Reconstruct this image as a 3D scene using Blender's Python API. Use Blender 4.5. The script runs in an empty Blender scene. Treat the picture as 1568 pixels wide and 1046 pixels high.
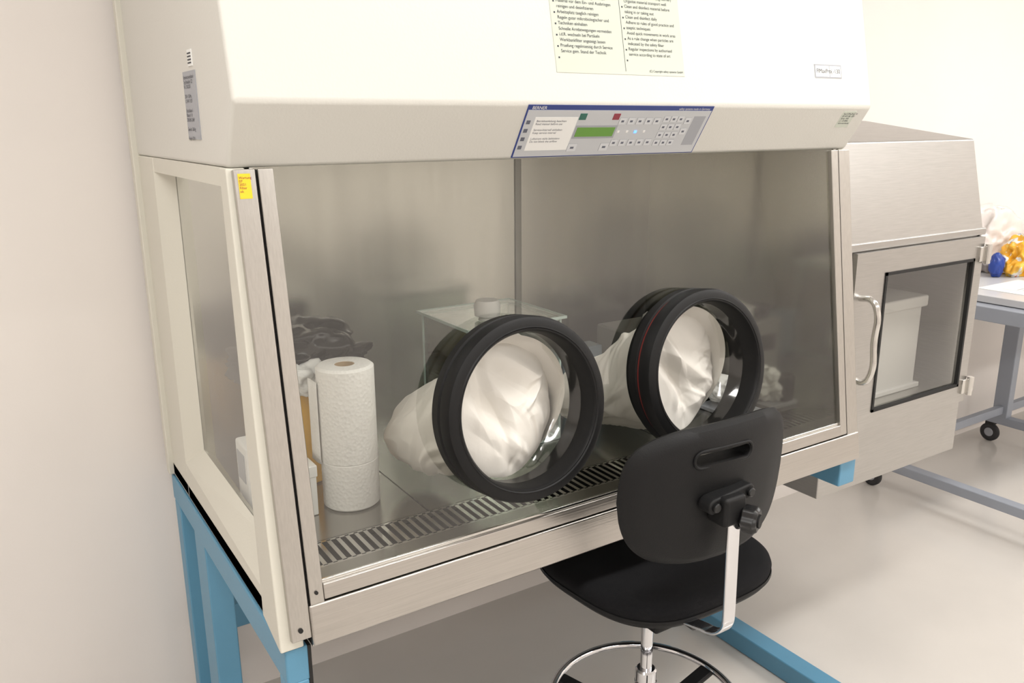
import bpy, bmesh, math, random
from mathutils import Vector, Matrix, noise
random.seed(3)
S=bpy.context.scene
COL=S.collection
FL=-0.72   # floor level in build coordinates (everything is lifted by 0.72 at the end)

# ------------------------------------------------------------ materials
def lin(c):
    out=[]
    for v in c:
        v=v/255.0
        out.append(v/12.92 if v<=0.04045 else ((v+0.055)/1.055)**2.4)
    return (*out,1.0)
def mat(name,col,rough=.5,metal=0.0,bump=0.0,bscale=60,var=0.0,vscale=3,stretch=None,spec=.5,coat=0.0,emit=None,es=1.0):
    m=bpy.data.materials.new(name); m.use_nodes=True
    nt=m.node_tree; N=nt.nodes; L=nt.links; b=N['Principled BSDF']
    c=lin(col)
    b.inputs['Base Color'].default_value=c
    b.inputs['Roughness'].default_value=rough
    b.inputs['Metallic'].default_value=metal
    b.inputs['Specular IOR Level'].default_value=spec
    b.inputs['Coat Weight'].default_value=coat
    tc=N.new('ShaderNodeTexCoord'); mp=N.new('ShaderNodeMapping'); L.new(tc.outputs['Object'],mp.inputs['Vector'])
    if stretch: mp.inputs['Scale'].default_value=stretch
    if var>0:
        n=N.new('ShaderNodeTexNoise'); n.inputs['Scale'].default_value=vscale; n.inputs['Detail'].default_value=4
        L.new(mp.outputs['Vector'],n.inputs['Vector'])
        r=N.new('ShaderNodeValToRGB'); L.new(n.outputs['Fac'],r.inputs['Fac'])
        r.color_ramp.elements[0].position=.3; r.color_ramp.elements[1].position=.7
        r.color_ramp.elements[0].color=(c[0]*(1-var),c[1]*(1-var),c[2]*(1-var),1)
        r.color_ramp.elements[1].color=(min(1,c[0]*(1+var)),min(1,c[1]*(1+var)),min(1,c[2]*(1+var)),1)
        L.new(r.outputs['Color'],b.inputs['Base Color'])
    if bump>0:
        n2=N.new('ShaderNodeTexNoise'); n2.inputs['Scale'].default_value=bscale; n2.inputs['Detail'].default_value=3
        L.new(mp.outputs['Vector'],n2.inputs['Vector'])
        bp=N.new('ShaderNodeBump'); bp.inputs['Strength'].default_value=bump; bp.inputs['Distance'].default_value=.002
        L.new(n2.outputs['Fac'],bp.inputs['Height']); L.new(bp.outputs['Normal'],b.inputs['Normal'])
    if emit:
        b.inputs['Emission Color'].default_value=lin(emit); b.inputs['Emission Strength'].default_value=es
    return m
def glassmat(name,tint,base=.07,gain=.9,rough=0.0,power=4.0):
    m=bpy.data.materials.new(name); m.use_nodes=True
    nt=m.node_tree; N=nt.nodes; L=nt.links
    N.remove(N['Principled BSDF']); out=N['Material Output']
    t=N.new('ShaderNodeBsdfTransparent'); t.inputs['Color'].default_value=(*tint,1)
    g=N.new('ShaderNodeBsdfGlossy'); g.inputs['Roughness'].default_value=rough; g.inputs['Color'].default_value=(.95,.95,.95,1)
    lw=N.new('ShaderNodeLayerWeight'); lw.inputs['Blend'].default_value=.5
    p=N.new('ShaderNodeMath'); p.operation='POWER'; p.inputs[1].default_value=power; L.new(lw.outputs['Facing'],p.inputs[0])
    a=N.new('ShaderNodeMath'); a.operation='MULTIPLY_ADD'; a.inputs[1].default_value=gain; a.inputs[2].default_value=base; L.new(p.outputs[0],a.inputs[0])
    mx=N.new('ShaderNodeMixShader'); L.new(a.outputs[0],mx.inputs[0]); L.new(t.outputs[0],mx.inputs[1]); L.new(g.outputs[0],mx.inputs[2])
    L.new(mx.outputs[0],out.inputs['Surface'])
    return m

M_cream=mat('cream_enamel',(212,210,203),.38,bump=.12,bscale=220)
M_creamside=mat('cream_enamel_side',(214,211,199),.42,bump=.12,bscale=220)
M_steel=mat('brushed_steel',(188,184,179),.30,1.0,bump=.10,bscale=6,var=.06,vscale=8,stretch=(1,60,60))
M_steelv=mat('brushed_steel_vertical',(190,187,182),.30,1.0,bump=.10,bscale=6,var=.05,vscale=6,stretch=(60,60,1))
M_steelin=mat('brushed_steel_interior',(198,197,190),.27,1.0,bump=.05,bscale=5,var=.06,vscale=2,stretch=(10,10,1))
M_steelmir=mat('steel_side_liner',(180,179,170),.12,1.0,bump=.03,bscale=5,var=.04,vscale=2,stretch=(10,10,1))
M_steelfl=mat('steel_worktop',(176,174,168),.24,1.0,bump=.05,bscale=30,var=.05)
M_bright=mat('polished_steel',(212,210,206),.14,1.0)
M_chrome=mat('chrome',(225,225,228),.06,1.0)
M_dark=mat('dark_gap',(22,21,20),.7)
M_blue=mat('blue_enamel',(92,146,176),.4,bump=.08,bscale=180,var=.03)
M_rubber=mat('black_rubber_ring',(17,17,18),.5,bump=.05,bscale=300,spec=.3)
M_red=mat('red_seal',(120,36,30),.5)
M_fabric=mat('white_glove_fabric',(238,234,226),.62,bump=.12,bscale=120,var=.02,vscale=9)
M_plastic=mat('black_plastic',(20,20,21),.55,bump=.2,bscale=500,spec=.28)
M_knob=mat('black_knob',(20,20,21),.35)
M_uph=mat('black_upholstery',(20,20,22),.9,bump=.5,bscale=900,spec=.2)
M_wall=mat('painted_wall',(236,230,225),.75,bump=.06,bscale=260,var=.015,vscale=2,spec=.3)
M_ceil=mat('ceiling_paint',(240,239,238),.9)
M_floor=mat('epoxy_floor',(206,201,195),.16,bump=.04,bscale=12,var=.04,vscale=2.5)
M_paper=mat('white_paper',(236,236,233),.7,var=.01)
M_papergreen=mat('notice_laminate',(200,205,192),.25,var=.01)
M_ink=mat('ink',(48,50,58),.6)
M_inkg=mat('grey_ink',(95,98,110),.6)
M_panel=mat('panel_foil',(193,195,198),.35)
M_pblue=mat('panel_blue',(38,58,128),.4)
M_green=mat('display_green',(92,140,48),.3,emit=(92,150,48),es=.08)
M_pgreen=mat('panel_green',(38,100,86),.4)
M_pred=mat('panel_red',(140,40,58),.4)
M_btn=mat('button_grey',(160,162,168),.4)
M_white=mat('white_plastic',(236,235,232),.4)
M_yellow=mat('yellow_sticker',(235,200,40),.5)
M_binyel=mat('yellow_bin',(240,184,30),.4)
M_bag=mat('black_bin_liner',(5,5,6),.22,bump=.03,bscale=20,spec=.45)
M_tissue=mat('tissue',(240,240,238),.8,bump=.2)
M_box=mat('chamber_steel',(182,180,177),.36,1.0,bump=.06,bscale=8,var=.05,vscale=8,stretch=(2,2,50))
M_table=mat('bench_top',(200,201,204),.3,var=.02)
M_tframe=mat('bench_frame',(150,155,165),.45)
M_tyre=mat('caster_rubber',(45,45,47),.6)
M_glass=glassmat('window_glass',(.90,.905,.885),base=.09,gain=.8)
M_sglass=glassmat('side_glass',(.90,.91,.88),base=.09,gain=.8)
M_acr=glassmat('acrylic',(.94,.97,.95),base=.12,gain=.8)
M_clear=glassmat('clear_plastic_film',(.94,.94,.92),base=.07,gain=.35,rough=.10,power=3)
M_acredge=mat('acrylic_edge',(196,214,208),.15)

def emboss(m,scale,strength):
    nt=m.node_tree; N=nt.nodes; L=nt.links
    tc=N.new('ShaderNodeTexCoord'); v=N.new('ShaderNodeTexVoronoi'); v.inputs['Scale'].default_value=scale
    L.new(tc.outputs['Object'],v.inputs['Vector'])
    bp=N.new('ShaderNodeBump'); bp.inputs['Strength'].default_value=strength; bp.inputs['Distance'].default_value=.003
    L.new(v.outputs['Distance'],bp.inputs['Height']); L.new(bp.outputs['Normal'],N['Principled BSDF'].inputs['Normal'])
M_towel=mat('paper_towel',(244,242,238),.85); emboss(M_towel,130,.4)
M_card=mat('cardboard_core',(190,165,130),.8)

# ------------------------------------------------------------ helpers
def empty(name):
    e=bpy.data.objects.new(name,None); e.empty_display_size=.05; COL.objects.link(e); return e
def addobj(name,me,m,parent=None,smooth=False):
    o=bpy.data.objects.new(name,me); COL.objects.link(o)
    if m is not None:
        for mm in (m if isinstance(m,(list,tuple)) else [m]): me.materials.append(mm)
    if parent: o.parent=parent
    if smooth:
        for p in me.polygons: p.use_smooth=True
    return o
def mesh(name,verts,faces,m,parent=None,smooth=False,recalc=True):
    me=bpy.data.meshes.new(name); me.from_pydata([tuple(v) for v in verts],[],faces)
    if recalc:
        bm=bmesh.new(); bm.from_mesh(me); bmesh.ops.recalc_face_normals(bm,faces=bm.faces); bm.to_mesh(me); bm.free()
    return addobj(name,me,m,parent,smooth)
def bev(o,w,seg=3):
    if w>0:
        md=o.modifiers.new('b','BEVEL'); md.width=w; md.segments=seg; md.limit_method='ANGLE'; md.angle_limit=math.radians(30)
        for p in o.data.polygons: p.use_smooth=True
        wn=o.modifiers.new('wn','WEIGHTED_NORMAL'); wn.keep_sharp=True
    return o
CUBEF=[(0,1,2,3),(7,6,5,4),(0,4,5,1),(1,5,6,2),(2,6,7,3),(3,7,4,0)]
def box(name,x0,x1,y0,y1,z0,z1,m,parent=None,b=0.0,seg=3):
    v=[(x0,y0,z0),(x1,y0,z0),(x1,y1,z0),(x0,y1,z0),(x0,y0,z1),(x1,y0,z1),(x1,y1,z1),(x0,y1,z1)]
    return bev(mesh(name,v,CUBEF,m,parent),b,seg)
def prism(name,prof,x0,x1,m,parent=None,b=0.0):
    n=len(prof)
    v=[(x0,p[0],p[1]) for p in prof]+[(x1,p[0],p[1]) for p in prof]
    f=[tuple(range(n)),tuple(range(2*n-1,n-1,-1))]+[(i,(i+1)%n,(i+1)%n+n,i+n) for i in range(n)]
    return bev(mesh(name,v,f,m,parent),b)
def boxes(name,lst,m,parent=None,fn=None,b=0):
    V=[];F=[]
    for (x0,x1,y0,y1,z0,z1) in lst:
        k=len(V)
        vv=[(x0,y0,z0),(x1,y0,z0),(x1,y1,z0),(x0,y1,z0),(x0,y0,z1),(x1,y0,z1),(x1,y1,z1),(x0,y1,z1)]
        if fn: vv=[fn(*p) for p in vv]
        V+=vv; F+=[tuple(i+k for i in f) for f in CUBEF]
    return bev(mesh(name,V,F,m,parent),b,2)
def frame_from_axis(ax):
    ax=Vector(ax).normalized()
    u=Vector((1,0,0)) if abs(ax.x)<.9 else Vector((0,1,0))
    u=(u-ax*u.dot(ax)).normalized(); w=ax.cross(u)
    return u,w,ax
def lathe(name,prof,org,axis,m,parent=None,seg=64,closed=False,smooth=True,matidx=None):
    u,w,a=frame_from_axis(axis); org=Vector(org); V=[];F=[]
    n=len(prof)
    for i in range(seg):
        t=2*math.pi*i/seg
        for r,h in prof: V.append(org+a*h+(u*math.cos(t)+w*math.sin(t))*r)
    for i in range(seg):
        j=(i+1)%seg
        for k in range(n if closed else n-1):
            k2=(k+1)%n
            F.append((i*n+k,j*n+k,j*n+k2,i*n+k2))
    o=mesh(name,V,F,m,parent,smooth)
    if smooth:
        md=o.modifiers.new('es','EDGE_SPLIT'); md.split_angle=math.radians(35)
    if matidx:
        pi=0
        for i in range(seg):
            for k in range(n if closed else n-1):
                if k in matidx: o.data.polygons[pi].material_index=matidx[k]
                pi+=1
    return o
def cyl(name,p0,p1,r,m,parent=None,seg=32,r2=None,bevel=0.0):
    p0=Vector(p0);p1=Vector(p1);h=(p1-p0).length
    if r2 is None:r2=r
    b=min(bevel,r*.5,h*.4)
    prof=[(0,0),(r-b,0),(r,b),(r2,h-b),(r2-b,h),(0,h)] if b>0 else [(0,0),(r,0),(r2,h),(0,h)]
    return lathe(name,prof,p0,p1-p0,m,parent,seg)
def tube(name,pts,r,m,parent=None,res=8,cyclic=False,smooth=True):
    cu=bpy.data.curves.new(name,'CURVE'); cu.dimensions='3D'; cu.bevel_depth=r; cu.bevel_resolution=res; cu.use_fill_caps=True
    sp=cu.splines.new('BEZIER' if smooth else 'POLY')
    if smooth:
        sp.bezier_points.add(len(pts)-1)
        for i,p in enumerate(pts):
            bp=sp.bezier_points[i]; bp.co=p; bp.handle_left_type='AUTO'; bp.handle_right_type='AUTO'
    else:
        sp.points.add(len(pts)-1)
        for i,p in enumerate(pts): sp.points[i].co=(*p,1)
    sp.use_cyclic_u=cyclic; cu.resolution_u=16
    cu.materials.append(m)
    o=bpy.data.objects.new(name,cu); COL.objects.link(o)
    if parent:o.parent=parent
    return o
def ribbon(name,pts,width_vec,th,m,parent=None,b=.002):
    w=Vector(width_vec)/2; P=[Vector(p) for p in pts]; V=[];F=[]
    for i,p in enumerate(P):
        t=(P[min(i+1,len(P)-1)]-P[max(i-1,0)]).normalized(); nrm=t.cross(w.normalized()).normalized()*th/2
        V+=[p-w-nrm,p+w-nrm,p+w+nrm,p-w+nrm]
    for i in range(len(P)-1):
        a=i*4;c=a+4
        for k in range(4):
            k2=(k+1)%4; F.append((a+k,a+k2,c+k2,c+k))
    F.append((0,1,2,3)); e=(len(P)-1)*4; F.append((e+3,e+2,e+1,e))
    return bev(mesh(name,V,F,m,parent),b,2)
def text(name,s,org,xdir,ydir,size,m,parent=None,align='LEFT',spacing=1.0):
    cu=bpy.data.curves.new(name,'FONT'); cu.body=s; cu.size=size; cu.align_x=align; cu.space_line=spacing
    cu.materials.append(m)
    o=bpy.data.objects.new(name,cu); COL.objects.link(o)
    x=Vector(xdir).normalized(); y=Vector(ydir).normalized(); z=x.cross(y)
    o.matrix_world=Matrix(((x.x,y.x,z.x,org[0]),(x.y,y.y,z.y,org[1]),(x.z,y.z,z.z,org[2]),(0,0,0,1)))
    if parent:o.parent=parent
    return o
def rnd_outline(w,h,r,n=8,cx=0,cy=0):
    pts=[]
    for (sx,sy,a0) in ((1,1,0),(-1,1,90),(-1,-1,180),(1,-1,270)):
        for i in range(n+1):
            a=math.radians(a0+90*i/n)
            pts.append((cx+sx*(w/2-r)+r*math.cos(a),cy+sy*(h/2-r)+r*math.sin(a)))
    return pts

# ------------------------------------------------------------ room
X0,X1,Y0,Y1,ZC=-2.6,6.2,-4.2,.93,2.05
box('floor',X0-.1,X1+.1,Y0-.1,Y1+.1,FL-.1,FL,M_floor)
box('ceiling',X0-.1,X1+.1,Y0-.1,Y1+.1,ZC,ZC+.1,M_ceil)
box('wall_back',X0-.1,X1+.1,Y1,Y1+.1,FL,ZC,M_wall)
box('wall_front',X0-.1,X1+.1,Y0-.1,Y0,FL,ZC,M_wall)
box('wall_left',X0-.1,X0,Y0,Y1,FL,ZC,M_wall)
box('wall_right',X1,X1+.1,Y0,Y1,FL,ZC,M_wall)

# ------------------------------------------------------------ safety cabinet
cab=empty('safety_cabinet')
yC,zC,yB,zB=.112,.774,.049,.872
a=yC/zC; nl=math.sqrt(1+a*a)
SA=Vector((0,a,1))/nl; NA=Vector((0,-1,a))/nl
def G(x,d,s):
    return Vector((x,0,0))+SA*s+NA*d
W=1.5; D=.89
def tb(name,x0,x1,s0,s1,d0,d1,m,b=0,parent=None):
    v=[G(x0,d1,s0),G(x1,d1,s0),G(x1,d0,s0),G(x0,d0,s0),G(x0,d1,s1),G(x1,d1,s1),G(x1,d0,s1),G(x0,d0,s1)]
    return bev(mesh(name,v,CUBEF,m,parent or cab),b,2)
UP=.21
hood=[(yC,zC),(yB,zB),(yB+UP*.26,zB+.26),(yB+UP*.5,zB+.5),(D,zB+.5),(D,zC)]
prism('hood',hood,0,W,M_cream,cab,.007)
o=prism('side_front_strip',[(-.002,-.004),(yC,zC),(.150,zC),(.128,.05),(.128,-.004)],-.002,.028,M_creamside,cab,.003)
for v in o.data.vertices:
    if v.co.z<.02 and v.co.x<0 and v.co.y<.05: v.co.x-=.010
prism('side_rear_strip',[(.70,0),(.70,zC),(D,zC),(D,0)],0,.03,M_creamside,cab,.003)
prism('side_bottom_strip',[(.128,-.002),(.128,.052),(.70,.085),(.70,0)],0,.029,M_creamside,cab,.002)
o4=[(.128,.052),(.150,zC),(.70,zC),(.70,.085)]; i4=[(.150,.115),(.160,zC),(.655,zC),(.655,.125)]
V=[(0,p[0],p[1]) for p in o4]+[(.034,p[0],p[1]) for p in i4]
mesh('side_reveal',V,[(0,1,5,4),(2,3,7,6),(3,0,4,7)],M_creamside,cab)
mesh('side_glass',[(.034,p[0],p[1]) for p in i4],[(0,1,2,3)],M_sglass,cab)
box('side_top_rail',.002,.04,.15,.70,zC-.03,zC,M_creamside,cab)
box('rear_flange',-.012,.02,D-.03,D,.0,zB+.5,M_creamside,cab,.003)
box('liner_back',.04,1.462,.775,.79,.05,zC,M_steelin,cab)
box('liner_back_reflection',.957,.978,.770,.776,.30,zC,mat('reflection_steel',(140,139,133),.45,1.0,var=.04),cab,.003)  # added darker strip, stands in for a blurred dark reflection in the back liner
def tilt_panel(name,x0,x1,y1,z0,m,off=.006):
    return prism(name,[(a*z0+off,z0),(yC+off,zC),(y1,zC),(y1,z0)],x0,x1,m,cab)
tilt_panel('liner_right',1.462,1.475,.79,.05,M_steelmir)
box('liner_left_rear',.036,.042,.655,.79,.05,zC,M_steelin,cab)
tilt_panel('liner_left_front',.036,.042,.155,.1,M_steelin)
box('liner_left_bottom',.036,.042,.15,.655,.05,.118,M_steelin,cab)
prism('side_right',[(0,0),(yC,zC),(D,zC),(D,0)],1.475,W,M_creamside,cab,.003)
box('rear_panel',0.03,1.475,.86,D,0,zC,M_creamside,cab)
box('underside',.0,W,.02,D,.0,.03,M_steel,cab)
box('work_surface',.04,1.465,.235,.78,.03,.05,M_steelfl,cab,.001)
box('front_ledge',.04,1.465,.012,.135,.03,.052,M_steelfl,cab,.003)
boxes('worktop_seams',[(xx-.0012,xx+.0012,.235,.77,.0495,.0506) for xx in (.385,.73,1.08,1.42)]+[(.04,1.465,.233,.235,.03,.0506)],M_dark,cab)
box('grille_trough',.04,1.465,.135,.235,.028,.034,M_dark,cab)
gb=[(.09,1.462,.135,.143,.04,.0505),(.09,1.462,.226,.236,.04,.0505),(.04,.097,.135,.236,.04,.0505)]
x=.1
while x<1.46:
    gb.append((x,x+.0085,.14,.23,.042,.0505)); x+=.019
boxes('intake_grille',gb,M_bright,cab)
tb('frame_left_outer',.006,.040,.012,zC*nl-.003,0,.012,M_steelv,.002)
tb('frame_left_groove',.040,.0435,.0,zC*nl-.003,0,.003,M_dark)
tb('frame_left_inner',.0435,.068,.066,zC*nl-.003,0,.013,M_steelv,.002)
tb('frame_right_inner',1.430,1.455,.07,zC*nl-.003,0,.013,M_steelv,.002)
tb('frame_right_groove',1.455,1.459,.0,zC*nl-.003,0,.003,M_dark)
tb('frame_right_outer',1.459,1.5,.0,zC*nl-.003,0,.012,M_steelv,.002)
tb('sash_bottom',.068,1.430,.070,.097,0,.014,M_steel,.002)
tb('sash_bottom_lip',.068,1.430,.097,.103,0,.008,M_bright,.001)
tb('apron_shadow_gap',.046,1.5,.064,.072,0,.006,M_dark)
tb('apron',.040,1.5,-.004,.0675,0,.016,M_steel,.004)
box('apron_return',.04,1.5,-.01,.05,-.004,.0,M_steel,cab)
cyl('frame_screw',G(.022,.012,.03),G(.022,.015,.03),.004,M_dark,cab,16)
cyl('sash_screw',G(.055,.013,.086),G(.055,.016,.086),.003,M_dark,cab,16)
tb('yellow_sticker',.012,.031,.734,.772,.012,.0128,M_yellow)
text('sticker_text','Wartung\n07\n2021\nFilter\nok',G(.0130,.0132,.764),(1,0,0),SA,.0054,M_pred,cab,spacing=.95)
RC=[(.472,.325),(.928,.325)]
bm=bmesh.new()
def loop(pts):
    vs=[bm.verts.new(p) for p in pts]
    return [bm.edges.new((vs[i],vs[(i+1)%len(vs)])) for i in range(len(vs))]
ed=loop([G(.06,.004,.09),G(1.44,.004,.09),G(1.44,.004,zC*nl),G(.06,.004,zC*nl)])
for cx,cs in RC:
    ed+=loop([G(cx+.15*math.cos(t*math.pi/32),.004,cs+.15*math.sin(t*math.pi/32)) for t in range(64)])
bmesh.ops.triangle_fill(bm,use_beauty=True,use_dissolve=False,edges=ed)
me=bpy.data.meshes.new('front_glass'); bm.to_mesh(me); bm.free()
addobj('front_glass',me,M_glass,cab)

FB=Vector((0,yB-yC,zB-zC)); fl=FB.length; FD=FB.normalized(); FN=Vector((0,-FD.z,FD.y))
def P(x,t,d): return Vector((x,yC,zC))+FD*t+FN*d
def pb(name,lst,m,d0,d1,b=0):
    return boxes(name,[(q[0],q[1],d0,d1,q[2],q[3]) for q in lst],m,cab,fn=lambda x,d,t:P(x,t,d),b=b)
px0,px1,pt0,pt1=.515,.974,.004,fl-.002
def U(u,v): return px0+u*(px1-px0), pt1-v*(pt1-pt0)
def ur(u0,u1,v0,v1):
    x0_,t1_=U(u0,v0); x1_,t0_=U(u1,v1); return (x0_,x1_,t0_,t1_)
pb('panel_border',[(px0,px1,pt0,pt1)],M_pblue,0,.0012)
pb('panel_face',[ur(.006,.994,.09,.98)],M_panel,.0012,.0018)
pb('panel_notice',[ur(.05,.26,.22,.86)],M_paper,.0018,.0021)
pb('panel_display_frame',[ur(.265,.485,.38,.64)],M_btn,.0018,.0021)
pb('panel_display',[ur(.275,.475,.42,.60)],M_green,.0021,.0025)
pb('panel_green_key',[ur(.265,.30,.15,.27)],M_pgreen,.0018,.0024)
pb('panel_red_key',[ur(.44,.475,.15,.27)],M_pred,.0018,.0024)
keys=[];ink=[]
def key(u,v,w=.036,h=.13):
    keys.append(ur(u-w/2,u+w/2,v-h/2,v+h/2)); 
    ink.append(ur(u-w*.20,u+w*.20,v-.020,v+.020))
for u in (.50,.548,.596,.644,.692): key(u,.30)
for u in (.50,.548,.596,.644,.692): key(u,.74)
key(.285,.82,.045,.15); key(.455,.82,.045,.15)
for r in range(4):
    for c in range(3): key(.745+c*.042,.26+r*.165,.034,.12)
key(.875,.30);key(.875,.52)
pb('panel_key_rims',[(q[0]-.0004,q[1]+.0004,q[2]-.0004,q[3]+.0004) for q in keys],mat('key_rim',(120,122,130),.5),.0018,.0020)
pb('panel_keys',keys,mat('key_face',(208,210,213),.4),.0020,.0024)
pb('panel_key_symbols',ink,M_inkg,.0024,.0026)
pb('panel_hand_area',[ur(.905,.975,.2,.82)],M_btn,.0018,.002)
lx=[]
for u in (.50,.548,.596,.644): lx.append(ur(u-.006,u+.006,.49,.53))
pb('panel_leds',lx,M_white,.0018,.0026)
pb('panel_blue_led',[ur(.588,.602,.49,.54)],mat('led_blue',(120,180,255),.3,emit=(90,150,255),es=1.5),.002,.003)
xx,tt=U(.02,.085); text('panel_maker_text','BERNER',P(xx,tt+.001,.0016),(1,0,0),FD,.009,M_white,cab)
xx,tt=U(.98,.085); text('panel_slogan_text','safety systems made in Germany',P(xx,tt+.0015,.0016),(1,0,0),FD,.0065,M_white,cab,align='RIGHT')
xx,tt=U(.06,.31); text('panel_notice_text','Betriebsanleitung beachten\nRead manual before use\n\nService-Intervall einhalten\nKeep service interval\n\nLuftstrom nicht behindern\nDo not block the airflow\n',P(xx,tt,.0023),(1,0,0),FD,.0062,M_inkg,cab,spacing=1.0)
il=[]
for r in range(4): il.append(ur(.014,.032,.28+.16*r,.35+.16*r))
pb('panel_icons',il,M_inkg,.0018,.0021)
pb('serial_label',[(1.405,1.452,.062,.105)],M_papergreen,0,.0006)
text('serial_text','Typ C-[MaxPro] 130\nSN 4711-08  230V\n50 Hz  IP20\n[ ]  CE 0044\nwww.service.de',P(1.408,.096,.001),(1,0,0),FD,.0062,M_ink,cab)

HU=Vector((0,UP,1)).normalized(); HN=Vector((0,-HU.z,HU.y))
def H(x,s,d): return Vector((x,yB,zB))+HU*s+HN*d
def hb(name,lst,m,d0,d1): return boxes(name,[(q[0],q[1],d0,d1,q[2],q[3]) for q in lst],m,cab,fn=lambda x,d,t:H(x,t,d))
hb('notice_sheet',[(.583,.897,.056,.40)],M_papergreen,0,.0008)
hb('notice_divider',[(.7445,.7455,.062,.395)],M_ink,.0008,.001)
de=["Vor Arbeitsbeginn Geraet einschalten","und Anlaufphase abwarten","Sichere Funktion: gruene Anzeige und","kein Alarm beachten","Auf reinigbare Arbeitskleidung achten","Alle Gegenstaende vor der Arbeit","einbringen und desinfizieren","Arbeitsoeffnung nicht verstellen","Gasbrenner nur kurz verwenden","Material der Bedienebene zuordnen","Anforderungen an Personal beachten","Sicherer Bereich: Arbeitsflaeche","Arbeitsraum nicht als Lager benutzen","Keine starken Waermequellen (z.B.","Materialtransport gut organisieren","Material vor dem Ein- und Ausbringen","reinigen und desinfizieren","Arbeitsplatz taeglich reinigen","Regeln guter mikrobiologischer und","Techniken einhalten","Schnelle Armbewegungen vermeiden","i.d.R. wechseln bei Partikeln","Werkbankfilter angezeigt lassen","Pruefung regelmaessig durch Service","Service gem. Stand der Technik"]
en=["Switch on the unit before work","and wait for the start-up phase","Safe function: green display and no","alarm signal present","Wear clean laboratory clothing only","Bring in all objects before work","and disinfect them properly","Do not obstruct the front opening","Use gas burners for short times only","Assign material to operating level","Note the requirements for personnel","Safe area: closed work area only","Do not use work area for storage","No strong heat sources (e.g. burner)","Organise material transport well","Clean and disinfect material before","taking in or taking out","Clean and disinfect daily","Adhere to rules of good practice and","aseptic techniques","Avoid quick movements in work area","As a rule change when particles are","indicated by the safety filter","Regular inspections by authorised","service according to state of art"]
text('notice_text_de',"\n".join(de),H(.597,.330,.0012),(1,0,0),HU,.0082,M_ink,cab,spacing=1.21)
text('notice_text_en',"\n".join(en),H(.757,.330,.0012),(1,0,0),HU,.0082,M_ink,cab,spacing=1.21)
boxes('notice_bullets',[(xx,xx+.003,.0008,.0012,.081+.01994*i,.084+.01994*i) for i in range(13) for xx in (.590,.750)],M_ink,cab,fn=lambda x,d,t:H(x,t,d))
text('notice_footer','(C) Copyright safety systems GmbH',H(.893,.062,.0012),(1,0,0),HU,.006,M_ink,cab,align='RIGHT')
hb('device_label',[(1.300,1.394,.064,.094)],M_btn,0,.0008)
hb('device_label_paper',[(1.303,1.350,.067,.091),(1.353,1.391,.067,.091)],M_paper,.0008,.001)
text('device_label_text','FlMaxProj -130',H(1.305,.075,.0014),(1,0,0),HU,.0135,M_ink,cab)
box('side_rating_plate',-.0015,0,.250,.335,.815,.925,M_btn,cab)
text('side_rating_text','Sicherheitswerkbank\nTyp FlowSafe  CE\nNr. 130-2207\n\n230 V  50 Hz\n1,2 kW  IP 20\n\nSchutzklasse I\nKlasse II / III\nDIN EN 12469\n\nGewicht 260 kg\n\nBaujahr 2016',(-.002,.331,.913),(0,-1,0),(0,0,1),.0085,M_ink,cab,spacing=.9)
box('side_small_plate',-.0015,0,.262,.290,.932,.958,M_paper,cab)
boxes('side_small_text',[(-.0022,-.0015,.265,.287,.936+.005*i,.938+.005*i) for i in range(4)],M_ink,cab)

# ------------------------------------------------------------ stand
st=empty('cabinet_stand')
for i,(xa,xb) in enumerate(((-.004,.038),(1.44,1.503))):
    box('side_rail_%d'%i,xa,xb,.002 if i==0 else -.004,.885,-.072,-.006,M_blue,st,.004)
    box('column_%d'%i,xa+.002,xa+.056,.58,.68,FL+.06,-.070,M_blue,st,.004)
    box('foot_%d'%i,xa-.0,xa+.062,-.045,.88,FL+.001,FL+.06,M_blue,st,.004)
    box('rear_leg_%d'%i,xa,xa+.045,.82,.875,FL+.06,-.070,M_blue,st,.004)
box('front_leg_left',-.004,.034,.001,.045,-.22,-.070,M_blue,st,.003)
box('front_leg_cap',.034,.040,.001,.045,-.12,-.006,M_dark,st)
box('cross_rail',.03,1.45,.82,.87,-.45,-.38,M_blue,st,.004)

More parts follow.
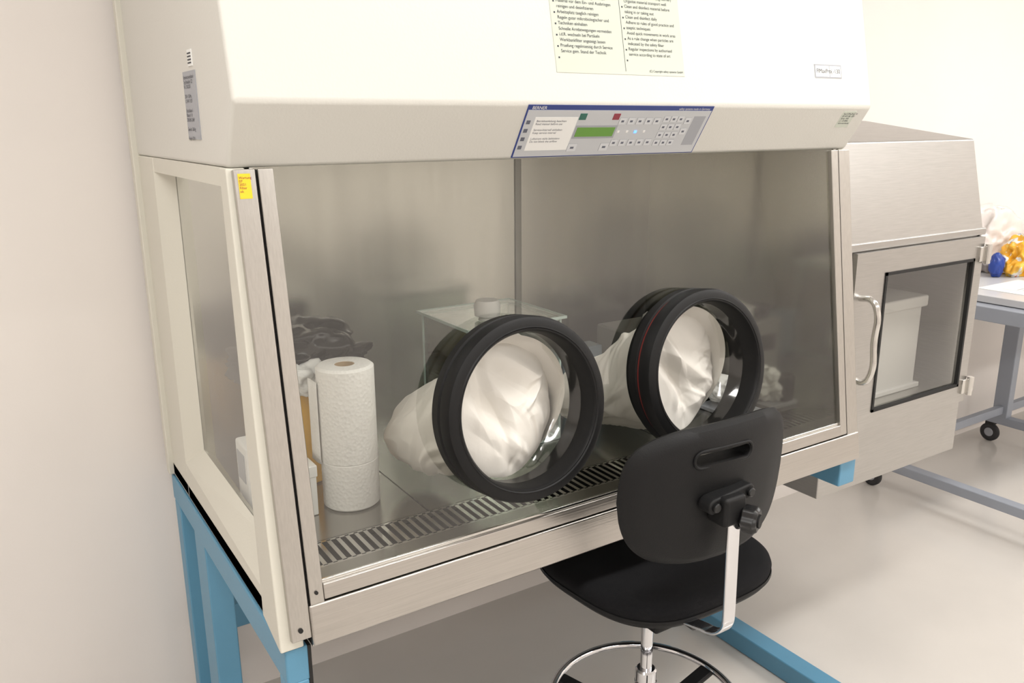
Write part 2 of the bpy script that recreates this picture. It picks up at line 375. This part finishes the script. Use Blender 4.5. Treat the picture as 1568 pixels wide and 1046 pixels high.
# ------------------------------------------------------------ glove ports
def fold(x,y,lines,wx=0,wy=0):
    h=0
    for (px,py,an,wd,ht,ln) in lines:
        dx,dy=x+wx-px,y+wy-py
        al=dx*math.cos(an)+dy*math.sin(an); ac=-dx*math.sin(an)+dy*math.cos(an)+al*al*1.2
        k=max(0,1-abs(ac)/wd); k=k*k*(3-2*k)*.35+k*.65
        h+=ht*k*math.exp(-(al/ln)**2)
    return h
def glove_port(cx,cs,seed,red):
    e=empty('glove_port')
    rnd=random.Random(int(seed*10))
    org=G(cx,0,cs)
    R,r,d=.173,.144,.072
    prof=[(r+.002,-.012),(r,.0),(r,d-.006),(r+.004,d),(R-.010,d),(R-.003,d-.004),(R,d-.012),(R,.040),(R-.004,.038),(R-.004,.032),(R,.030),(R,.010),(R-.003,.006),(R-.012,.005),(R-.012,-.012)]
    mi=({8:1} if red else None)
    lathe('ring',prof,org,NA,[M_rubber,M_red],e,128,closed=True,matidx=mi)
    lathe('ring_front_bead',[(r+.006,d),(r+.008,d+.002),(r+.010,d)],org,NA,M_rubber,e,128)
    nu,nv=220,120; V=[];F=[]
    L_=.37
    sl=[]
    for k in range(16):
        sl.append((rnd.uniform(0,6.28),rnd.uniform(.05,.8),rnd.uniform(.7,2.3),rnd.uniform(.12,.35),rnd.uniform(-.016,.014),rnd.uniform(.5,1.1)))
    for k in range(14):
        sl.append((rnd.uniform(0,6.28),rnd.uniform(.1,2.0),rnd.uniform(.3,2.6),rnd.uniform(.06,.13),rnd.uniform(-.008,.007),rnd.uniform(.25,.6)))
    for j in range(nv+1):
        v=j/nv
        rr=.140*(1-.40*v**.9)
        if v>.88: rr*=math.sqrt(max(0,1-((v-.88)/.12)**2))
        sag=.325-.165*v**.75
        c=Vector((cx-.02*v,.02+a*(cs*.98)+L_*v,sag))
        for i in range(nu):
            t=2*math.pi*i/nu
            amp=min(1,v*5+.03)*min(1,rr/.06)
            q=Vector((math.cos(t)*.8,math.sin(t)*.8,v*1.3+seed*7))
            wp=noise.noise(q*1.1)
            h=.026*wp
            for dt in (-6.283,0,6.283):
                h+=fold(t+dt,v*2.4,sl,wp*.4,0)
            h-=.006*abs(noise.noise(q*3.0))
            k=max(0,rr+amp*h)
            p=c+Vector((math.cos(t)*k,0,math.sin(t)*k*.92))
            if p.z<.056: p.z=.056
            V.append(p)
    for j in range(nv):
        for i in range(nu):
            i2=(i+1)%nu
            F.append((j*nu+i,j*nu+i2,(j+1)*nu+i2,(j+1)*nu+i))
    mesh('sleeve',V,F,M_fabric,e,True)
    ln=[]
    for k in range(7):
        ln.append((rnd.uniform(-.06,.08),rnd.uniform(-.09,.07),math.radians(rnd.choice([-55,-40,-70,25,50]))+rnd.uniform(-.2,.2),rnd.uniform(.016,.035),rnd.uniform(.007,.014)*rnd.choice([1,-1]),rnd.uniform(.05,.11)))
    for k in range(20):
        an=rnd.uniform(-1.9,.8); rr=rnd.uniform(.05,.125)
        ln.append((rr*math.cos(an),rr*math.sin(an),an+rnd.uniform(-.7,.7),rnd.uniform(.006,.013),rnd.uniform(.003,.007)*rnd.choice([1,-1]),rnd.uniform(.02,.05)))
    nr=130; V=[];F=[]
    for j in range(nr+1):
        q=j/nr
        for i in range(nu):
            t=2*math.pi*i/nu
            lim=.1425-(.018*max(0,math.cos(t+.15))**1.2)
            lim+=.010*noise.noise(Vector((math.cos(t)*2.6,math.sin(t)*2.6,seed)))*max(0,math.cos(t))
            rr=lim*q
            x_=rr*math.cos(t); s_=rr*math.sin(t)
            w=Vector((x_*5+seed*3,s_*5,.3))
            wp=noise.noise(w)
            h=.022*wp+fold(x_,s_,ln,.012*noise.noise(w*2),.012*noise.noise(w*2+Vector((9,0,0))))
            h-=.003*abs(noise.noise(w*5))
            edge=(1-q**8)
            dd=-.020+h*edge+.022*(1-q*q)-.25*x_*q*q*(1 if x_>0 else 0.1)
            V.append(G(cx+x_,dd,cs+s_))
    for j in range(nr):
        for i in range(nu):
            i2=(i+1)%nu
            F.append((j*nu+i,j*nu+i2,(j+1)*nu+i2,(j+1)*nu+i))
    mesh('glove_fabric',V,F,M_fabric,e,True)
    V=[];F=[];nk=14
    for j in range(nk+1):
        q=j/nk
        for i in range(nu):
            t=2*math.pi*i/nu
            w=Vector((math.cos(t)*2.0,math.sin(t)*2.0,q*1.2+seed))
            rr=.1425-.030*q*max(0,math.cos(t+.3))+.006*noise.noise(w*1.2)*q
            V.append(G(cx+rr*math.cos(t),.030-.040*q+.012*noise.noise(w)*q,cs+rr*math.sin(t)))
    for j in range(nk):
        for i in range(nu):
            i2=(i+1)%nu
            F.append((j*nu+i,j*nu+i2,(j+1)*nu+i2,(j+1)*nu+i))
    mesh('clear_cuff',V,F,M_clear,e,True)
    return e
glove_port(RC[0][0],RC[0][1],1.0,False)
glove_port(RC[1][0],RC[1][1],2.7,True)

# ------------------------------------------------------------ things inside
WS=.051
pr=empty('paper_towel_roll')
rx,ry=.270,.370; R=.060;Hh=.308
lathe('roll',[(.021,0),(R-.004,0),(R,.004),(R,Hh*.33),(R-.0012,Hh*.335),(R,Hh*.34),(R,Hh-.005),(R-.006,Hh),(.021,Hh)],(rx,ry,WS),(0,0,1),M_towel,pr,96,closed=True)
lathe('core',[(.0205,.002),(.0205,Hh-.001),(.0185,Hh-.001),(.0185,.002)],(rx,ry,WS),(0,0,1),M_card,pr,48,closed=True)
V=[];F=[]
for j in range(9):
    z=WS+.10+j/8*(Hh-.13)
    for i in range(12):
        q=i/11; base=math.radians(180)
        p=Vector((rx+(R+.001)*math.cos(base),ry+(R+.001)*math.sin(base)))
        dirv=Vector((-.20,.97)); pp=p+dirv*q*(.040)+Vector((-.003,-.003))*math.sin(q*3.1+z*6)
        V.append((pp.x,pp.y,z))
for j in range(8):
    for i in range(11):
        F.append((j*12+i,j*12+i+1,(j+1)*12+i+1,(j+1)*12+i))
o=mesh('loose_sheet',V,F,M_towel,pr,True); md=o.modifiers.new('s','SOLIDIFY'); md.thickness=.0008

wb=empty('waste_bin')
bx,by=.218,.575
lathe('bin',[(0,0),(.078,0),(.082,.004),(.095,.235),(.1,.24),(.1,.25),(.092,.25),(.080,.01),(0,.01)],(bx,by,WS),(0,0,1),M_binyel,wb,64)
def crumple(name,c,sx,sy,sz,m,parent,seed,amp=.35,sub=5,cut=None,fq=1.0):
    bm=bmesh.new(); bmesh.ops.create_icosphere(bm,subdivisions=sub,radius=1)
    for v in bm.verts:
        q=v.co*1.4*fq+Vector((seed,seed*2,0))
        k=1+amp*(noise.noise(q)-abs(noise.noise(q*1.9))*.9-abs(noise.noise(q*3.6))*.18)
        p=Vector((v.co.x*sx*k,v.co.y*sy*k,v.co.z*sz*k))
        v.co=p+Vector(c)
        if cut is not None and v.co.z<cut: v.co.z=cut
    me=bpy.data.meshes.new(name); bm.to_mesh(me); bm.free()
    return addobj(name,me,m,parent,True)
crumple('bin_liner',(.240,.59,WS+.282),.150,.130,.085,M_bag,wb,1.3,.45)
crumple('bin_liner_flap',(.325,.56,WS+.268),.085,.06,.045,M_bag,wb,4.1,.45)
crumple('tissue_waste',(.200,.465,WS+.262),.062,.035,.038,M_tissue,wb,2.2,.5)
sc=empty('small_carton'); box('carton',.122,.186,.345,.415,WS,WS+.108,M_white,sc,.002); box('carton_lid',.120,.188,.343,.417,WS+.085,WS+.110,M_white,sc,.002)
dv=empty('power_supply')
box('body',.052,.108,.20,.34,WS,WS+.095,M_white,dv,.006)
box('top_block',.052,.100,.36,.44,WS,WS+.17,M_white,dv,.006)
box('dark_face',.0505,.0522,.375,.425,WS+.09,WS+.15,M_btn,dv)
for k in range(3):
    tube('cable_%d'%k,[(.065+.008*k,.362,WS+.15-.01*k),(.060+.008*k,.30,WS+.19-.012*k),(.07,.25+.01*k,WS+.15),(.068+.01*k,.24,WS+.093)],.004,M_white,dv,4)
def acrylic(name,x0,x1,y0,y1,z0,z1,lid=True,knob=True):
    e=empty(name)
    t=.004
    boxes('walls',[(x0,x1,y0,y0+t,z0,z1),(x0,x1,y1-t,y1,z0,z1),(x0,x0+t,y0,y1,z0,z1),(x1-t,x1,y0,y1,z0,z1)],M_acr,e)
    q=.0022
    E=[]
    for xx in (x0,x1):
        for yy in (y0,y1): E.append((xx-q,xx+q,yy-q,yy+q,z0,z1))
    for zz in (z0+q,z1-q):
        for yy in (y0,y1): E.append((x0,x1,yy-q,yy+q,zz-q,zz+q))
        for xx in (x0,x1): E.append((xx-q,xx+q,y0,y1,zz-q,zz+q))
    boxes('edges',E,M_acredge,e)
    if lid:
        boxes('lid',[(x0-.01,x1+.01,y0-.01,y1+.01,z1,z1+.006)],M_acr,e)
        boxes('lid_edges',[(x0-.012,x1+.012,y0-.012,y0-.009,z1,z1+.007),(x0-.012,x1+.012,y1+.009,y1+.012,z1,z1+.007),(x0-.012,x0-.009,y0-.01,y1+.01,z1,z1+.007),(x1+.009,x1+.012,y0-.01,y1+.01,z1,z1+.007)],M_acredge,e)
    if knob:
        cxx,cyy=(x0+x1)/2-.04,y0+.07
        lathe('knob',[(0,0),(.022,0),(.020,.006),(.031,.010),(.033,.036),(.027,.048),(0,.050)],(cxx,cyy,z1+.006),(0,0,1),M_white,e,40)
    return e
acrylic('acrylic_box',.60,.86,.42,.66,WS,.370)
eq=empty('lab_equipment')
M_eq=mat('equipment_grey',(120,121,117),.4)
box('housing',1.20,1.44,.44,.70,WS,WS+.205,M_eq,eq,.008)
box('base_plinth',1.19,1.445,.43,.71,WS,WS+.03,mat('equipment_dark',(52,54,56),.5),eq,.004)
box('front_display',1.23,1.32,.436,.441,WS+.11,WS+.16,M_plastic,eq,.001)
boxes('vents',[(1.34+.013*i,1.346+.013*i,.438,.441,WS+.08,WS+.17) for i in range(6)],M_plastic,eq)
crumple('folded_film',(1.34,.54,WS+.205+.022),.085,.07,.032,M_tissue,empty('plastic_bag'),5.5,.4,cut=WS+.206)
box('dark_tool',1.22,1.27,.47,.53,WS+.206,WS+.245,M_plastic,empty('hand_tool'),.008)
ti=empty('sample_tray')
box('tray',1.33,1.45,.26,.40,WS,WS+.012,M_btn,ti,.003)
crumple('wrapped_samples',(1.39,.33,WS+.05),.055,.06,.05,M_tissue,ti,8.5,.4,cut=WS+.012)
box('black_holder',1.345,1.385,.262,.30,WS+.012,WS+.09,M_plastic,ti,.004)
rk=empty('tube_rack')
boxes('rack',[(.93+.075*i,.995+.075*i,.60,.66,WS+.001,WS+.17) for i in range(3)],mat('bluish_plastic',(120,135,145),.4),rk,b=.006)
box('rack_base',.92,1.16,.59,.67,WS,WS+.02,mat('rack_base_m',(70,80,90),.5),rk,.002)

# ------------------------------------------------------------ transfer chamber (right)
tc=empty('transfer_chamber')
bx0,bx1=1.503,2.17; fy=.09
prism('upper_body',[(fy+.012,.465),(fy+.012,.535),(fy+.072,.788),(.525,.842),(.86,.842),(.86,.465)],bx0,bx1,M_box,tc,.005)
box('lower_body',bx0,bx1,fy+.012,.86,-.165,.04,M_box,tc,.004)
M_cin=mat('chamber_interior',(190,189,184),.35,1.0,var=.05,vscale=3)
box('side_wall_left',bx0,1.55,fy+.012,.86,.03,.47,M_box,tc)
box('side_wall_right',2.135,bx1,fy+.012,.86,.03,.47,M_box,tc)
box('inner_back',1.545,2.14,.62,.64,.03,.47,M_cin,tc)
box('inner_floor',1.545,2.14,fy+.014,.64,.04,.046,M_cin,tc)
boxes('wall_brackets',[(1.60,1.66,.855,.93,-.1,.0),(2.0,2.06,.855,.93,-.1,.0)],M_box,tc)
mesh('front_facet_seam',[(bx0,fy+.011,.528),(bx1,fy+.011,.528),(bx1,fy+.011,.531),(bx0,fy+.011,.531)],[(0,1,2,3)],M_dark,tc)
box('upper_lip',bx0,bx1+.002,fy+.002,fy+.02,.515,.535,M_box,tc,.003)
dz0,dz1=.008,.512; dx0,dx1=1.545,2.145
wx0,wx1,wz0,wz1=1.672,2.10,.062,.452
boxes('door_frame',[(dx0,wx0,fy-.012,fy+.012,dz0,dz1),(wx1,dx1,fy-.012,fy+.012,dz0,dz1),(wx0,wx1,fy-.012,fy+.012,dz0,wz0),(wx0,wx1,fy-.012,fy+.012,wz1,dz1)],M_box,tc)
boxes('door_gap',[(dx0-.006,dx0,fy+.008,fy+.0115,dz0-.006,dz1+.004),(dx1,dx1+.006,fy+.008,fy+.0115,dz0-.006,dz1+.004),(dx0,dx1,fy+.008,fy+.0115,dz0-.008,dz0)],M_dark,tc)
g=.008
boxes('window_gasket',[(wx0,wx0+g,fy-.015,fy-.004,wz0,wz1),(wx1-g,wx1,fy-.015,fy-.004,wz0,wz1),(wx0,wx1,fy-.015,fy-.004,wz0,wz0+g),(wx0,wx1,fy-.015,fy-.004,wz1-g,wz1)],M_dark,tc)
mesh('door_window',[(wx0,fy-.006,wz0),(wx1,fy-.006,wz0),(wx1,fy-.006,wz1),(wx0,fy-.006,wz1)],[(0,1,2,3)],glassmat('tinted_glass',(.84,.84,.82),base=.12,gain=.8),tc)
so=empty('storage_box')
M_sb=mat('storage_box_grey',(206,205,202),.4)
box('body',1.78,2.04,.18,.42,.047,.32,M_sb,so,.012)
box('lid',1.77,2.05,.17,.43,.30,.335,M_sb,so,.006)
box('foot_lip',1.77,2.05,.17,.43,.047,.062,M_sb,so,.003)
hx=1.572
tube('door_handle',[(hx,fy-.012,.395),(hx,fy-.045,.395),(hx,fy-.062,.375),(hx,fy-.064,.29),(hx,fy-.062,.195),(hx,fy-.045,.175),(hx,fy-.012,.175)],.0085,M_bright,tc)
for i,z in enumerate((.44,.035)):
    box('hinge_leaf_%d'%i,2.115,2.178,fy-.02,fy-.01,z,z+.045,M_bright,tc,.002)
    cyl('hinge_pin_%d'%i,(2.15,fy-.022,z-.006),(2.15,fy-.022,z+.051),.009,M_bright,tc,20)

# ------------------------------------------------------------ chair
ch=empty('lab_chair')
cxp,cyp=.80,.0
bw,bh=.434,.266; bz=.160; byy=-.195
cx0=.798; cb=.762
def brest_outline(n=120):
    pts=[]
    for i in range(n):
        t=2*math.pi*i/n
        c,s=math.cos(t),math.sin(t)
        e=2/4.6
        x=abs(c)**e*(1 if c>0 else -1); z=abs(s)**e*(1 if s>0 else -1)
        wsc=1-.07*max(0,z)**2-.16*max(0,-z)**1.5
        pts.append((x*bw/2*wsc,z*bh/2+ .010*(1-(x)**2)*(1 if z>0 else -1)*abs(z)))
    return pts
ol=brest_outline()
V=[];F=[]
rings=[]
lay=[(0.0,0,.028),(.5,0,.026),(.86,0,.022),(.96,0,.014),(1.0,0,0),(.97,1,.012),(.9,1,.018),(.5,1,.020),(0,1,.020)]
def bc(x): return 1.2*x*x
for (k,side,th) in lay:
    if k==0:
        V.append((cx0,byy+(-th if side==0 else th),bz)); rings.append([len(V)-1]); continue
    rg=[]
    for (x,z) in ol:
        xx,zz=x*k,z*k
        V.append((cx0+xx,byy+(-th if side==0 else th)+bc(xx)-.10*zz*0.6,bz+zz)); rg.append(len(V)-1)
    rings.append(rg)
n=len(ol)
for r in range(len(rings)-1):
    A,B=rings[r],rings[r+1]
    for i in range(n):
        j=(i+1)%n
        if len(A)==1: F.append((A[0],B[i],B[j]))
        elif len(B)==1: F.append((A[i],A[j],B[0]))
        else: F.append((A[i],A[j],B[j],B[i]))
back=mesh('backrest',V,F,M_plastic,ch,True)
sx=cb+.006; sz=bz+.084
sl=rnd_outline(.128,.024,.0118,8,sx,sz)
V=[(p[0],byy-.12,p[1]) for p in sl]+[(p[0],byy+.12,p[1]) for p in sl]; n=len(sl)
F=[tuple(range(n)),tuple(range(2*n-1,n-1,-1))]+[(i,(i+1)%n,(i+1)%n+n,i+n) for i in range(n)]
cut=mesh('cutter',V,F,M_plastic)
md=back.modifiers.new('bo','BOOLEAN'); md.object=cut; md.operation='DIFFERENCE'; md.solver='EXACT'
bpy.context.view_layer.update()
dg=bpy.context.evaluated_depsgraph_get(); me2=bpy.data.meshes.new_from_object(back.evaluated_get(dg))
back.modifiers.clear(); back.data=me2
bpy.data.objects.remove(cut)
md=back.modifiers.new('es','EDGE_SPLIT'); md.split_angle=math.radians(40)
rim=[(p[0],byy-.025+bc(p[0]-cx0)-.06*(p[1]-bz),p[1]) for p in rnd_outline(.138,.034,.0168,8,sx,sz)]
tube('slot_rim',rim,.003,M_plastic,ch,4,True,False)
by0=byy-.03
prf=rnd_outline(.118,.030,.0145,8,cb+.008,.163)
V=[(p[0],by0-.020,p[1]+.1*(p[0]-cb)) for p in prf]+[(p[0],by0+.012,p[1]+.1*(p[0]-cb)) for p in prf]; n=len(prf)
bev(mesh('bracket',V,[tuple(range(n)),tuple(range(2*n-1,n-1,-1))]+[(i,(i+1)%n,(i+1)%n+n,i+n) for i in range(n)],M_plastic,ch),.005)
box('bracket_block',cb-.026,cb+.030,by0-.036,by0+.012,.118,.176,M_plastic,ch,.008)
for dx in (-.036,.053): cyl('bolt_%d'%int(dx*1000),(cb+dx,by0-.018,.163+.1*dx),(cb+dx,by0-.027,.163+.1*dx),.009,M_knob,ch,20,bevel=.002)
kp=Vector((cb+.024,by0-.030,.128)); ka=Vector((.45,-1,0)).normalized()
u,w,_=frame_from_axis(ka); V=[];F=[];kn=60
for (h,k) in ((0,.75),(.004,1),(.026,1),(.032,.8)):
    for i in range(kn):
        t=2*math.pi*i/kn; rr=(.024+.0022*math.cos(6*t))*k
        V.append(kp+ka*h+(u*math.cos(t)+w*math.sin(t))*rr)
for j in range(3):
    for i in range(kn): F.append((j*kn+i,j*kn+(i+1)%kn,(j+1)*kn+(i+1)%kn,(j+1)*kn+i))
F.append(tuple(range(kn))); F.append(tuple(range(4*kn-1,3*kn-1,-1)))
bev(mesh('knob',V,F,M_knob,ch),.0015)
cyl('knob_cap',kp+ka*.032,kp+ka*.035,.013,M_plastic,ch,24)
yb=by0-.030; xb=cb+.004
pts=[(xb-.002,yb,.15),(xb,yb,.05),(xb+.002,yb,-.055)]
for i in range(0,9):
    t=math.radians(90*i/8); pts.append((xb+.002,yb+.06-.06*math.cos(t),-.080-.050*math.sin(t)))
pts+= [(xb+.004,yb+.13,-.145),(xb+.006,yb+.20,-.158),(cxp,cyp,-.163)]
ribbon('back_bar',pts,(.030,0,0),.007,M_chrome,ch,.002)
def slab(name,cx,cy,aw,ad,prof,m,parent,n=120,e=2/3.2,taper=.06):
    V=[];F=[];rg=[]
    for (k,z) in prof:
        if k==0: V.append((cx,cy,z)); rg.append([len(V)-1]); continue
        q=[]
        for i in range(n):
            t=2*math.pi*i/n; c,s=math.cos(t),math.sin(t)
            x=abs(c)**e*(1 if c>0 else -1); y=abs(s)**e*(1 if s>0 else -1)
            V.append((cx+x*aw*k*(1-taper*(-y)),cy+y*ad*k,z+ .012*max(0,abs(x)*k-.6)-.03*max(0,y*k-.55))); q.append(len(V)-1)
        rg.append(q)
    for r in range(len(rg)-1):
        A,B=rg[r],rg[r+1]
        for i in range(n):
            j=(i+1)%n
            if len(A)==1:F.append((A[0],B[i],B[j]))
            elif len(B)==1:F.append((A[i],A[j],B[0]))
            else:F.append((A[i],A[j],B[j],B[i]))
    return mesh(name,V,F,m,parent,True)
scx,scy=.866,.045
slab('seat',scx,scy,.245,.205,[(0,-.102),(.5,-.101),(.8,-.098),(.93,-.101),(.985,-.110),(1,-.120),(.99,-.132)],M_uph,ch)
slab('seat_shell',scx,scy,.245,.205,[(1.0,-.130),(1.005,-.137),(.97,-.148),(.88,-.155),(.5,-.158),(0,-.158)],M_plastic,ch)
box('mechanism',cxp-.06,cxp+.06,cyp-.09,cyp+.10,-.200,-.157,M_plastic,ch,.008)
tube('lever',[(cxp+.05,cyp-.04,-.18),(cxp+.16,cyp-.06,-.18),(cxp+.19,cyp-.065,-.185)],.005,M_chrome,ch,6)
cyl('tension_knob',(cxp+.02,cyp-.09,-.18),(cxp+.022,cyp-.125,-.183),.015,M_knob,ch,24,bevel=.003)
cyl('gas_piston',(cxp,cyp,-.44),(cxp,cyp,-.195),.0135,M_chrome,ch,32)
cyl('column_collar',(cxp,cyp,-.385),(cxp,cyp,-.352),.024,M_chrome,ch,32,bevel=.004)
cyl('column_tube',(cxp,cyp,-.60),(cxp,cyp,-.385),.025,M_chrome,ch,32)
cyl('ring_hub',(cxp,cyp,-.47),(cxp,cyp,-.41),.034,M_plastic,ch,32,bevel=.005)
RR=.212
tube('foot_ring',[(cxp+RR*math.cos(t*math.pi/16),cyp+RR*math.sin(t*math.pi/16),-.44) for t in range(32)],.0095,M_chrome,ch,8,True)
for k,an in enumerate((122,2,242)):
    t=math.radians(an)
    d=Vector((math.cos(t),math.sin(t),0)); pdir=Vector((-d.y,d.x,0))
    ribbon('ring_spoke_%d'%k,[Vector((cxp,cyp,-.462))+d*.03,Vector((cxp,cyp,-.468))+d*.12,Vector((cxp,cyp,-.442))+d*(RR+.010)],pdir*.034,.014,M_plastic,ch,.003)
for k in range(5):
    t=math.radians(20+72*k); d=Vector((math.cos(t),math.sin(t),0)); pdir=Vector((-d.y,d.x,0))
    ribbon('base_leg_%d'%k,[Vector((cxp,cyp,-.60))+d*.02,Vector((cxp,cyp,-.62))+d*.14,Vector((cxp,cyp,-.655))+d*.27],pdir*.045,.028,M_plastic,ch,.006)
    c=Vector((cxp,cyp,FL))+d*.27
    cyl('glide_stem_%d'%k,c+Vector((0,0,.018)),c+Vector((0,0,.07)),.011,M_chrome,ch,16)
    cyl('glide_%d'%k,c+Vector((0,0,.001)),c+Vector((0,0,.02)),.026,M_plastic,ch,24,bevel=.004)
cyl('base_hub',(cxp,cyp,-.64),(cxp,cyp,-.575),.04,M_plastic,ch,32,bevel=.006)

# ------------------------------------------------------------ lab bench (right)
lb=empty('lab_bench')
TZ=.19; tx0=2.90; tx1=5.3
box('top',tx0,tx1,.12,.92,TZ-.028,TZ,M_table,lb,.003)
boxes('frame',[(tx0+.02,tx1-.02,.16,.20,TZ-.085,TZ-.028),(tx0+.02,tx1-.02,.84,.88,TZ-.085,TZ-.028),(tx0+.02,tx0+.06,.16,.88,TZ-.085,TZ-.028)],M_tframe,lb,b=.003)
def caster(x,y,i):
    cyl('caster_wheel_%d'%i,(x-.012,y,FL+.047),(x+.012,y,FL+.047),.046,M_tyre,lb,32,bevel=.006)
    cyl('caster_hub_%d'%i,(x-.015,y,FL+.047),(x+.015,y,FL+.047),.022,M_btn,lb,24,bevel=.003)
    box('caster_fork_%d'%i,x-.02,x+.02,y-.02,y+.02,FL+.088,FL+.11,M_dark,lb,.003)
for i,lx_ in enumerate((2.83,3.80,5.0)):
    box('foot_bar_%d'%i,lx_,lx_+.05,-.05,.84,FL+.105,FL+.145,M_tframe,lb,.004)
    box('upright_%d'%i,lx_,lx_+.05,.72,.79,FL+.14,TZ-.08,M_tframe,lb,.004)
    box('upper_arm_%d'%i,lx_+.005,lx_+.075,.16,.85,TZ-.085,TZ-.03,M_tframe,lb,.004)
    caster(lx_+.025,.80,2*i); caster(lx_+.025,-.02,2*i+1)
box('stretcher',2.88,5.0,.74,.77,FL+.16,FL+.20,M_tframe,lb,.003)

def packbag():
    e=empty('snack_bag')
    m=bpy.data.materials.new('snack_bag_print'); m.use_nodes=True; nt=m.node_tree; N=nt.nodes; L=nt.links
    b=N['Principled BSDF']; b.inputs['Roughness'].default_value=.35
    t=N.new('ShaderNodeTexCoord'); n=N.new('ShaderNodeTexNoise'); n.inputs['Scale'].default_value=12; n.inputs['Detail'].default_value=2.0
    L.new(t.outputs['Object'],n.inputs['Vector']); r=N.new('ShaderNodeValToRGB'); r.color_ramp.interpolation='CONSTANT'
    L.new(n.outputs['Fac'],r.inputs['Fac']); L.new(r.outputs['Color'],b.inputs['Base Color'])
    cols=[(0,(50,90,160)),(.34,(232,232,228)),(.42,(240,178,50)),(.55,(238,200,90)),(.60,(232,228,222)),(.66,(214,110,60))]
    els=r.color_ramp.elements
    els[0].position=0; els[0].color=lin(cols[0][1]); els[1].position=cols[1][0]; els[1].color=lin(cols[1][1])
    for p,c in cols[2:]:
        q=els.new(p); q.color=lin(c)
    crumple('bag',(3.50,.60,TZ+.070),.150,.08,.120,m,e,3.3,.35,5,cut=TZ+.001,fq=1.2)
    crumple('bag_white',(3.53,.76,TZ+.10),.22,.09,.185,mat('bag_white',(226,218,213),.3),e,6.1,.38,5,cut=TZ+.001,fq=1.2)
    crumple('blue_wrapper',(3.325,.63,TZ+.05),.035,.03,.055,mat('wrapper_blue',(36,66,150),.3),e,2.1,.25,4,cut=TZ+.001)
packbag()
pp=empty('paper_sheets')
boxes('sheets',[(3.02,3.34,.34,.54,TZ+.0005,TZ+.0015),(3.08,3.36,.27,.47,TZ+.0016,TZ+.0024)],M_paper,pp)
boxes('sheet_print',[(3.10,3.34,.30+.02*i,.305+.02*i,TZ+.0024,TZ+.0028) for i in range(7)],M_btn,pp)
nb=empty('notebook'); box('cover',3.48,3.72,.36,.50,TZ+.001,TZ+.012,mat('notebook_blue',(150,175,205),.5),nb,.002); box('pages',3.483,3.722,.362,.498,TZ+.003,TZ+.010,M_paper,nb)

# ------------------------------------------------------------ lights: recessed ceiling panels
lmat=mat('light_panel',(255,250,240),.5,emit=(255,252,246),es=5)
def panel(x,y,w=1.2,h=.3,e=45):
    o=box('ceiling_light',x-w/2,x+w/2,y-h/2,y+h/2,ZC-.02,ZC-.001,lmat,None)
    ld=bpy.data.lights.new('lamp','AREA'); ld.shape='RECTANGLE'; ld.size=w; ld.size_y=h; ld.energy=e; ld.color=(1,.985,.962)
    l=bpy.data.objects.new('panel_lamp',ld); COL.objects.link(l); l.location=(x,y,ZC-.03)
for x,e in ((-.9,21),(1.3,17),(3.5,26),(5.3,16)):
    for y in (-.75,-2.8):
        panel(x,y,e=e)
w=bpy.data.worlds.new('w'); S.world=w; w.use_nodes=True
w.node_tree.nodes['Background'].inputs[0].default_value=(1,.95,.88,1); w.node_tree.nodes['Background'].inputs[1].default_value=.05

# ------------------------------------------------------------ camera
f,yaw,pit,rol,cxx,cyy,czz=1278.5534,0.5740,0.2540,0.0057,-0.3411,-1.2152,0.8359
fh=Vector((math.sin(yaw),math.cos(yaw),0)); r=Vector((math.cos(yaw),-math.sin(yaw),0)); z=Vector((0,0,1))
Fw=math.cos(pit)*fh-math.sin(pit)*z; Uu=math.sin(pit)*fh+math.cos(pit)*z
c,s=math.cos(rol),math.sin(rol)
rx_=c*r-s*Uu; ux=s*r+c*Uu
cam=bpy.data.cameras.new('camera'); co=bpy.data.objects.new('camera',cam); COL.objects.link(co)
co.matrix_world=Matrix(((rx_.x,ux.x,-Fw.x,cxx),(rx_.y,ux.y,-Fw.y,cyy),(rx_.z,ux.z,-Fw.z,czz),(0,0,0,1)))
cam.sensor_width=36; cam.lens=f/1568*36; cam.clip_start=.02
S.camera=co
for o in list(S.objects):
    if o.parent is None: o.location.z-=FL
S.view_settings.view_transform='Standard'
S.view_settings.look='None'
